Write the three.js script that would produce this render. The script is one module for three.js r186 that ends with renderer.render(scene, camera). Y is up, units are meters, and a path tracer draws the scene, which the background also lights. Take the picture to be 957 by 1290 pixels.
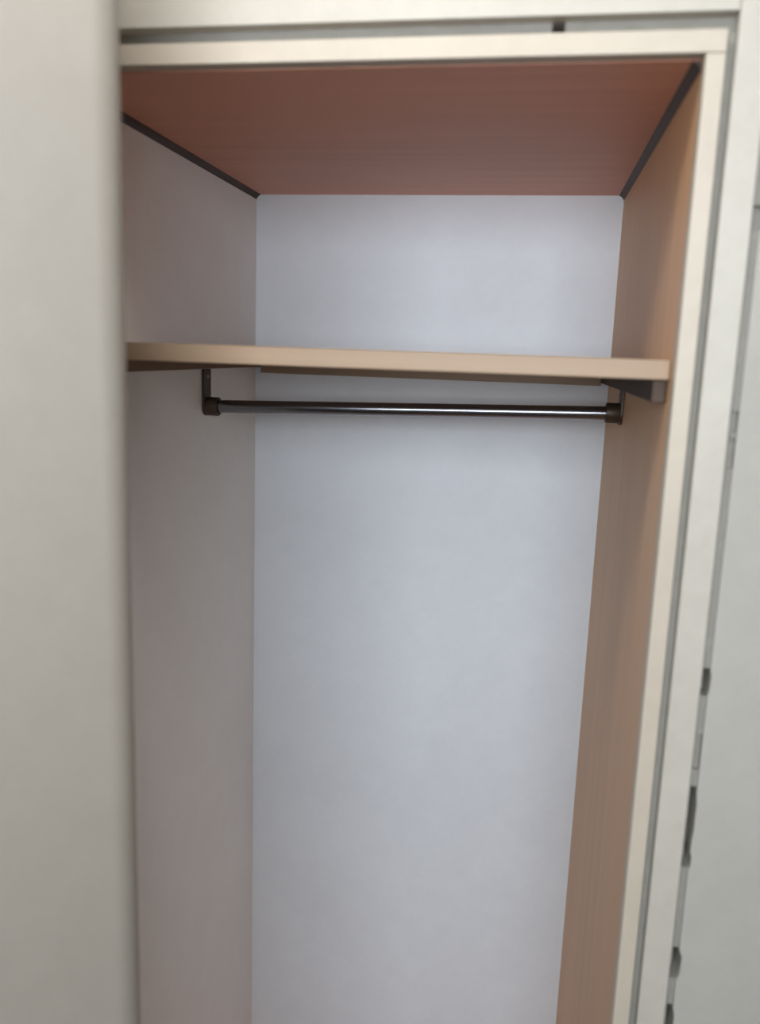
import * as THREE from 'three';
import { RoundedBoxGeometry } from 'three/addons/geometries/RoundedBoxGeometry.js';
import { mergeGeometries } from 'three/addons/utils/BufferGeometryUtils.js';
import { RectAreaLightUniformsLib } from 'three/addons/lights/RectAreaLightUniformsLib.js';

RectAreaLightUniformsLib.init();
const renderer = new THREE.WebGLRenderer();
renderer.toneMapping = THREE.LinearToneMapping;
renderer.toneMappingExposure = 1.05;
renderer.shadowMap.enabled = true;
const scene = new THREE.Scene();

// ---------- measured dimensions (metres; facade of the closet is z = 0, its opening starts at x = 0)
const W = 0.5436, D = 0.58, SHELF = 1.70, HEAD = SHELF + 0.229;
const ROOM = { x0: -0.5, x1: 1.5, z1: 1.6, top: 2.36 };

// ---------- camera
const camera = new THREE.PerspectiveCamera(2 * Math.atan(645 / 1068.7) * 180 / Math.PI, 957 / 1290, 0.02, 20);
camera.position.set(0.4285, SHELF, 0.7276);
camera.rotation.set(-0.1869, 0.1675, 0.0339, 'YXZ');
camera.focus = 1.15; camera.userData.fStop = 3.0;
scene.add(camera);

// ---------- light: daylight from the window opposite, a ceiling lamp just in front of the closet
const WIN = { x: 0.37, y: 1.89, w: 0.9, h: 0.52 };
const windowLight = new THREE.RectAreaLight(new THREE.Color(0.85, 0.93, 1.0), 17.3, WIN.w, WIN.h);
windowLight.position.set(WIN.x, WIN.y, ROOM.z1 - 0.02);
windowLight.lookAt(WIN.x, WIN.y, 0);
scene.add(windowLight);
const LAMP = { x: 0.24, z: 0.35, s: 0.19 };
const lampLight = new THREE.RectAreaLight(new THREE.Color(1.0, 0.945, 0.88), 25, LAMP.s, LAMP.s);
lampLight.position.set(LAMP.x, ROOM.top - 0.05, LAMP.z);
lampLight.lookAt(LAMP.x, 0, LAMP.z);
scene.add(lampLight);

// ---------- textures
function rng(seed) { return () => { seed |= 0; seed = seed + 0x6D2B79F5 | 0; let t = Math.imul(seed ^ seed >>> 15, 1 | seed); t = t + Math.imul(t ^ t >>> 7, 61 | t) ^ t; return ((t ^ t >>> 14) >>> 0) / 4294967296; }; }
function noiseField(n, cellsX, cellsY, seed) {          // tiling value noise, n x n
  const r = rng(seed), g = Array.from({ length: cellsX * cellsY }, r), out = new Float32Array(n * n);
  const sm = (t) => t * t * (3 - 2 * t);
  for (let y = 0; y < n; y++) for (let x = 0; x < n; x++) {
    const fx = x / n * cellsX, fy = y / n * cellsY, ix = Math.floor(fx), iy = Math.floor(fy), u = sm(fx - ix), v = sm(fy - iy);
    const a = (i, j) => g[(j % cellsY) * cellsX + i % cellsX];
    out[y * n + x] = (a(ix, iy) * (1 - u) + a(ix + 1, iy) * u) * (1 - v) + (a(ix, iy + 1) * (1 - u) + a(ix + 1, iy + 1) * u) * v;
  }
  return out;
}
function layered(n, list) {
  const out = new Float32Array(n * n); let total = 0;
  for (const [cx, cy, amp, seed] of list) { const f = noiseField(n, cx, cy, seed); total += amp; for (let i = 0; i < out.length; i++) out[i] += f[i] * amp; }
  for (let i = 0; i < out.length; i++) out[i] /= total;
  return out;
}
function texture(n, field, from, to, srgb, repeat) {
  const data = new Uint8Array(n * n * 4);
  for (let i = 0; i < n * n; i++) { for (let k = 0; k < 3; k++) data[i * 4 + k] = Math.round(from[k] + (to[k] - from[k]) * field[i]); data[i * 4 + 3] = 255; }
  const t = new THREE.DataTexture(data, n, n);
  t.wrapS = t.wrapT = THREE.RepeatWrapping; t.magFilter = THREE.LinearFilter; t.repeat.set(...repeat);
  if (srgb) t.colorSpace = THREE.SRGBColorSpace;
  t.needsUpdate = true;
  return t;
}
const plaster = layered(256, [[5, 5, 1, 11], [24, 24, 0.7, 12], [90, 90, 0.5, 13]]);
const grain = layered(512, [[6, 2, 1, 21], [40, 3, 1, 22], [160, 5, 0.8, 23]]);      // grain runs along v
function paint(from, to, roughness, repeat = 1.6, bump = 0.0006) {
  return new THREE.MeshStandardMaterial({ map: texture(256, plaster, from, to, true, [repeat, repeat]), bumpMap: texture(256, plaster, [0, 0, 0], [255, 255, 255], false, [repeat, repeat]), bumpScale: bump, roughness });
}
function timber(from, to, roughness, rotate = false) {
  const t = texture(512, grain, from, to, true, [1.4, 0.9]); if (rotate) t.rotation = Math.PI / 2;
  const b = texture(512, grain, [0, 0, 0], [255, 255, 255], false, [1.4, 0.9]); if (rotate) b.rotation = Math.PI / 2;
  return new THREE.MeshStandardMaterial({ map: t, bumpMap: b, bumpScale: 0.0003, roughness });
}
const M = {
  wall: paint([161, 156, 149], [172, 167, 160], 0.7),
  ceiling: paint([232, 232, 230], [240, 240, 238], 0.9),
  floor: timber([62, 46, 34], [84, 64, 48], 0.45),
  cream: paint([179, 167, 151], [190, 178, 163], 0.45, 3),
  casing: paint([176, 169, 158], [187, 180, 169], 0.45, 3),
  filler: paint([132, 128, 120], [152, 148, 140], 0.9, 6),
  door: paint([143, 135, 125], [150, 142, 132], 0.5, 2, 0.0003),
  back: paint([226, 229, 235], [235, 238, 244], 0.75),
  left: paint([232, 230, 228], [240, 238, 236], 0.7),
  brown: timber([198, 155, 114], [220, 174, 132], 0.5),
  brownAcross: timber([206, 144, 118], [228, 166, 140], 0.5, true),
  shelf: timber([144, 119, 96], [165, 139, 114], 0.5, true),
  rail: timber([108, 84, 60], [128, 102, 76], 0.6, true),
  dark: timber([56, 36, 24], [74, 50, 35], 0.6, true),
  bracket: new THREE.MeshStandardMaterial({ color: 0x54463c, roughness: 0.45, metalness: 0.6 }),
  rod: new THREE.MeshStandardMaterial({ color: 0x8a8a90, roughness: 0.24, metalness: 1 }),
  screw: new THREE.MeshStandardMaterial({ color: 0x8d867c, roughness: 0.35, metalness: 0.9 }),
  frame: new THREE.MeshStandardMaterial({ color: 0xeeeeea, roughness: 0.5 }),
  glass: new THREE.MeshStandardMaterial({ color: 0xdfe8f0, roughness: 0.1, emissive: new THREE.Color(0.86, 0.94, 1.0), emissiveIntensity: 1.2 }),
  lampGlow: new THREE.MeshStandardMaterial({ color: 0xffffff, roughness: 0.6, emissive: new THREE.Color(1.0, 0.945, 0.88), emissiveIntensity: 1.5 }),
};

// ---------- helpers
const used = {};
function numbered(name) { const k = used[name] = (used[name] ?? -1) + 1; return k ? `${name}_${String(k).padStart(3, '0')}` : name; }
function metreUV(g) {                                     // box-projected uv in metres
  const p = g.attributes.position, n = g.attributes.normal, uv = new Float32Array(p.count * 2);
  for (let i = 0; i < p.count; i++) {
    const ax = Math.abs(n.getX(i)), ay = Math.abs(n.getY(i)), az = Math.abs(n.getZ(i));
    const [u, v] = ax >= ay && ax >= az ? [p.getZ(i), p.getY(i)] : ay >= az ? [p.getX(i), p.getZ(i)] : [p.getX(i), p.getY(i)];
    uv[i * 2] = u; uv[i * 2 + 1] = v;
  }
  g.setAttribute('uv', new THREE.BufferAttribute(uv, 2));
  return g;
}
function box(x0, x1, y0, y1, z0, z1, r = 0.0012) {
  const w = x1 - x0, h = y1 - y0, d = z1 - z0;
  const g = r ? new RoundedBoxGeometry(w, h, d, 2, Math.min(r, w * 0.45, h * 0.45, d * 0.45)) : new THREE.BoxGeometry(w, h, d);
  g.translate((x0 + x1) / 2, (y0 + y1) / 2, (z0 + z1) / 2);
  return metreUV(g);
}
function mesh(name, geometry, material, parent = scene) {
  const m = new THREE.Mesh(geometry, material);
  m.name = numbered(name); m.castShadow = m.receiveShadow = true;
  parent.add(m);
  return m;
}
function group(name, [x, y, z] = [0, 0, 0], turn = 0) {
  const o = new THREE.Group(); o.name = numbered(name); o.position.set(x, y, z); o.rotation.y = turn; scene.add(o);
  return o;
}
function tag(o, label, category, kind) {
  o.userData.label = label;
  if (category) o.userData.category = category;
  if (kind) o.userData.kind = kind;
  return o;
}
const structure = (o, label) => tag(o, label, null, 'structure');

// ---------- the room
const T = 0.1;
structure(mesh('floor', box(ROOM.x0, ROOM.x1, -T, 0, -0.7, ROOM.z1, 0), M.floor), 'brown wooden floor of the room');
structure(mesh('ceiling', box(ROOM.x0, ROOM.x1, ROOM.top, ROOM.top + T, -T, ROOM.z1, 0), M.ceiling), 'plain white ceiling of the room');
structure(mesh('wall_left', box(ROOM.x0 - T, ROOM.x0, 0, ROOM.top, -T, ROOM.z1, 0), M.wall), 'plain white wall on the left of the room');
structure(mesh('wall_right', box(ROOM.x1, ROOM.x1 + T, 0, ROOM.top, -T, ROOM.z1, 0), M.wall), 'plain white wall on the right of the room');
{
  // the wall that the closet is let into; the edge of its cut-out is chipped on the right
  const RX = 0.5965, TOP = SHELF + 0.2925, LX = W - RX;
  const s = new THREE.Shape([[ROOM.x0, 0], [LX, 0], [LX, TOP], [RX, TOP]].map((p) => new THREE.Vector2(...p)));
  const chips = [[0.121, 0.102, 0.012], [-0.258, -0.281, 0.0012], [-0.372, -0.42, 0.001], [-0.43, -0.447, 0.0016], [-0.528, -0.56, 0.003], [-0.588, -0.625, 0.002]];
  for (const [a, b, d] of chips) {
    s.lineTo(RX, SHELF + a); s.lineTo(RX + d, SHELF + a - (a - b) * 0.25); s.lineTo(RX + d * 0.8, SHELF + b + (a - b) * 0.2); s.lineTo(RX, SHELF + b);
  }
  s.lineTo(RX, 0); s.lineTo(ROOM.x1, 0); s.lineTo(ROOM.x1, ROOM.top); s.lineTo(ROOM.x0, ROOM.top);
  const g = new THREE.ExtrudeGeometry(s, { depth: T, bevelEnabled: false }); g.translate(0, 0, -T);
  structure(mesh('wall_back', metreUV(g), M.wall), 'white wall around the closet with chipped edge beside the right casing');
}
{
  const s = new THREE.Shape([[ROOM.x0, 0], [ROOM.x1, 0], [ROOM.x1, ROOM.top], [ROOM.x0, ROOM.top]].map((p) => new THREE.Vector2(...p)));
  const { x, y, w, h } = WIN;
  s.holes.push(new THREE.Path([[x - w / 2, y - h / 2], [x - w / 2, y + h / 2], [x + w / 2, y + h / 2], [x + w / 2, y - h / 2]].map((p) => new THREE.Vector2(...p))));
  const g = new THREE.ExtrudeGeometry(s, { depth: T, bevelEnabled: false }); g.translate(0, 0, ROOM.z1);
  structure(mesh('wall_front', metreUV(g), M.wall), 'white wall with the window opposite the closet');
  const win = structure(group('window_1', [x, y - h / 2, ROOM.z1]), 'white framed window opposite the closet');
  const f = 0.045, bars = [];
  bars.push(box(-w / 2, w / 2, 0, f, 0.03, 0.08), box(-w / 2, w / 2, h - f, h, 0.03, 0.08), box(-w / 2, -w / 2 + f, f, h - f, 0.03, 0.08), box(w / 2 - f, w / 2, f, h - f, 0.03, 0.08), box(-f / 2, f / 2, f, h - f, 0.035, 0.075));
  mesh('window_frame', mergeGeometries(bars), M.frame, win);
  mesh('pane', box(-w / 2 + f, -f / 2, f, h - f, 0.05, 0.056, 0), M.glass, win);
  mesh('pane', box(f / 2, w / 2 - f, f, h - f, 0.05, 0.056, 0), M.glass, win);
}

// ---------- casing round the closet: three boards, with a recessed joint inside and outside them
const BOARD = 0.0245, IN = W + 0.0645 - 0.043, Z0 = -0.03;   // the boards start 21.5 mm outside the opening
const HEADIN = SHELF + 0.2585;
{
  structure(mesh('trim_1', box(IN, IN + BOARD, 0.0, HEADIN + BOARD, Z0, 0.003), M.casing), 'white vertical casing board right of the closet');
  structure(mesh('trim_2', box(-0.0215, IN, HEADIN, HEADIN + BOARD, Z0, 0.003), M.casing), 'white horizontal casing board above the closet');
  structure(mesh('trim_3', box(-0.0215 - BOARD, -0.0215, 0.0, HEADIN + BOARD, Z0, 0.003), M.casing), 'white vertical casing board left of the closet');
}
{
  // filler in the joints; missing in places on the right, where the joint is dark
  const t4 = structure(group('trim_4', [0, 0, 0]), 'old filler in the joints beside the casing, broken out in places');
  const x0 = IN + BOARD, x1 = 0.5965;
  const cuts = [[0.27, 0.121], [0.102, -0.038], [-0.055, -0.06], [-0.085, -0.258], [-0.283, -0.318], [-0.352, -0.368], [-0.447, -0.528], [-0.56, -0.588], [-0.625, -1.7]];
  for (const [a, b] of cuts) mesh('filler_strip', box(x0, x1, SHELF + b, SHELF + a, Z0, -0.0035, 0), M.filler, t4);
  for (const [a, b] of [[-0.038, -0.055], [-0.06, -0.085], [-0.318, -0.352]]) mesh('filler_strip', box(x0, x1, SHELF + b, SHELF + a, Z0, -0.0075, 0), M.filler, t4);
  mesh('filler_strip', box(x0, 0.5962, 0, SHELF + 0.27, Z0 - 0.01, Z0 + 0.008, 0), M.filler, t4);             // deep in the joint
  mesh('filler_strip', box(x0, 0.612, SHELF + 0.098, SHELF + 0.125, Z0, -0.011, 0), M.filler, t4);
  mesh('filler_strip', box(W + 0.015, IN, 0, SHELF + 0.2465, Z0, -0.008, 0), M.filler, t4);                 // inner joint, right
  mesh('filler_strip', box(-0.0215, -0.015, 0, SHELF + 0.2465, Z0, -0.004, 0), M.filler, t4);               // inner joint, left
  mesh('filler_strip', box(-0.0215, 0.428, SHELF + 0.2465, HEADIN, Z0, -0.010, 0), M.filler, t4);           // head joint, with a gap
  mesh('filler_strip', box(0.438, IN, SHELF + 0.2465, HEADIN, Z0, -0.010, 0), M.filler, t4);
  mesh('filler_strip', box(-0.05, IN + BOARD, HEADIN + BOARD, SHELF + 0.2925, Z0, -0.004, 0), M.filler, t4);
}

// ---------- the closet
{
  const c = tag(group('closet', [0, 0, 0]), 'empty closet let into the wall, brown wood top and right side, pale back panel', 'closet');
  const top = HEAD, side = 0.0148, zf = -0.012;
  mesh('back_panel', box(-side, W + side, 0.0, top + 0.016, -D - 0.012, -D, 0), M.back, c).userData.label = 'pale blue-grey back panel';
  mesh('side_panel', box(-side, 0, 0.0, top + 0.016, -D, zf, 0), M.left, c).userData.label = 'grey painted left side panel';
  mesh('side_panel', box(W, W + side, 0.0, top + 0.016, -D, zf, 0), M.brown, c).userData.label = 'brown wood right side panel';
  mesh('top_panel', box(0, W, top, top + 0.016, -D, zf, 0), M.brownAcross, c).userData.label = 'reddish brown wood top panel';
  for (const e of [0, 1]) {                                // narrow dark strips added for the shadow line where top meets sides
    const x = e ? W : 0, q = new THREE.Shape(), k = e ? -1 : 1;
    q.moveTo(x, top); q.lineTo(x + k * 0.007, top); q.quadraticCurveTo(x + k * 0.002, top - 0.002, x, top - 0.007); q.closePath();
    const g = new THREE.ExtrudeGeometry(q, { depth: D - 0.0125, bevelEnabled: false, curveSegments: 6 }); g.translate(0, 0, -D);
    mesh('corner_shadow_strip', metreUV(g), M.dark, c).userData.label = 'dark brown strip standing in for the shadow line along the top corner';
  }
  mesh('bottom_panel', box(0, W, 0.06, 0.076, -D, zf, 0), M.brownAcross, c);
  mesh('plinth', box(0, W, 0.0, 0.06, -0.05, zf, 0), M.cream, c);
  mesh('frame_strip', box(-side, W + side, top + 0.0005, top + 0.0175, zf, 0.004), M.cream, c).userData.label = 'cream front strip across the top';
  mesh('frame_strip', box(W - 0.0002, W + side, 0, top + 0.0005, zf, 0.004), M.cream, c).userData.label = 'cream upright front strip on the right';
  mesh('frame_strip', box(-side, 0.0002, 0, top + 0.0005, zf, 0.004), M.cream, c).userData.label = 'cream upright front strip on the left';
}
{
  const s = tag(group('shelf', [0, SHELF, 0]), 'pale wood shelf across the closet above the rod', 'shelf');
  mesh('board', box(0.0005, W - 0.0005, -0.0155, 0.001, -D + 0.0005, -0.02, 0.001), M.shelf, s);
  mesh('cleat', box(0.0123, W - 0.0123, -0.039, -0.0157, -D + 0.0006, -D + 0.0126, 0.001), M.shelf, s).userData.label = 'pale wood cleat along the back panel';
  mesh('cleat', box(W - 0.0122, W - 0.0003, -0.035, -0.0157, -D + 0.0006, -0.030, 0.001), M.dark, s).userData.label = 'dark brown cleat on the right side';
  mesh('cleat', box(0.0003, 0.0122, -0.030, -0.0157, -D + 0.0006, -0.024, 0.001), M.rail, s).userData.label = 'brown cleat on the left side';
}
{
  const z = -0.365, r = 0.0085, yl = SHELF - 0.080, yr = SHELF - 0.0655;
  const o = tag(group('clothes_rod', [W / 2, SHELF - 0.0728, z]), 'thin shiny dark metal clothes rod under the closet shelf', 'clothes rod');
  const g = new THREE.CylinderGeometry(r, r, W - 0.006, 40, 1); g.rotateZ(Math.PI / 2 + Math.atan2(yr - yl, W));
  mesh('tube', g, M.rod, o);
  for (const sgn of [-1, 1]) {
    const yc = (sgn < 0 ? yl : yr) - o.position.y, xw = sgn * W / 2, top = SHELF - (sgn < 0 ? 0.0315 : 0.0365) - o.position.y;
    const sh = new THREE.Shape();                         // plate with a round lower end
    const hw = sgn < 0 ? 0.012 : 0.014;
    sh.moveTo(-hw, top); sh.lineTo(-hw, yc); sh.absarc(0, yc, hw, Math.PI, 2 * Math.PI, false); sh.lineTo(hw, top); sh.closePath();
    const p = new THREE.ExtrudeGeometry(sh, { depth: 0.0025, bevelEnabled: true, bevelSize: 0.0006, bevelThickness: 0.0006, bevelSegments: 1, curveSegments: 20 });
    p.translate(0, 0, 0.0007); p.rotateY(-sgn * Math.PI / 2); p.translate(xw, 0, 0);
    const b = mesh('rod_bracket', p, M.bracket, o);
    const cup = new THREE.LatheGeometry([[0.0088, 0], [0.0125, 0], [0.0125, 0.016], [0.0118, 0.0168], [0.0095, 0.0168], [0.0088, 0.016], [0.0088, 0]].map((q) => new THREE.Vector2(...q)), 36);
    cup.rotateZ(sgn * Math.PI / 2); cup.translate(xw - sgn * 0.0032, yc, 0);
    mesh('socket', cup, M.bracket, b);
    const sc = new THREE.SphereGeometry(0.0035, 16, 8, 0, Math.PI * 2, 0, Math.PI / 2); sc.scale(1, 0.5, 1); sc.rotateZ(sgn * Math.PI / 2); sc.translate(xw - sgn * 0.0038, top - 0.008, 0);
    mesh('screw', sc, M.screw, b);
  }
}

// ---------- door leaf standing open in front of the left part of the closet
{
  const w = 0.72, th = 0.042, R = 0.0205;
  const turn = Math.atan2(0.6, 0.8);                      // from the free edge, the leaf runs to the left and towards the camera
  const d = structure(group('door_1', [0.138, 0, 0.150], turn), 'plain off-white door leaf with rounded edge, standing open before the left of the closet');
  const s = new THREE.Shape();
  s.moveTo(-w, -th); s.lineTo(-R, -th); s.absarc(-R, -th + R, R, -Math.PI / 2, 0, false); s.lineTo(0, -R); s.absarc(-R, -R, R, 0, Math.PI / 2, false); s.lineTo(-w, 0); s.closePath();
  const g = new THREE.ExtrudeGeometry(s, { depth: 2.1, bevelEnabled: false, curveSegments: 14 });
  g.rotateX(-Math.PI / 2); g.translate(0, 0.012, 0);      // shape y becomes -z
  metreUV(g);
  mesh('door_leaf', g, M.door, d);
}

// ---------- lamp on the ceiling
{
  const l = tag(group('ceiling_lamp', [LAMP.x, ROOM.top, LAMP.z]), 'square white ceiling lamp in front of the closet', 'lamp');
  const h = LAMP.s / 2;
  mesh('lamp_housing', box(-h - 0.015, h + 0.015, -0.03, 0, -h - 0.015, h + 0.015, 0.004), M.frame, l);
  mesh('lamp_diffuser', box(-h, h, -0.042, -0.0305, -h, h, 0.004), M.lampGlow, l);
}

scene.traverse((o) => { if (o.isMesh) { o.castShadow = true; o.receiveShadow = true; } });
renderer.render(scene, camera);
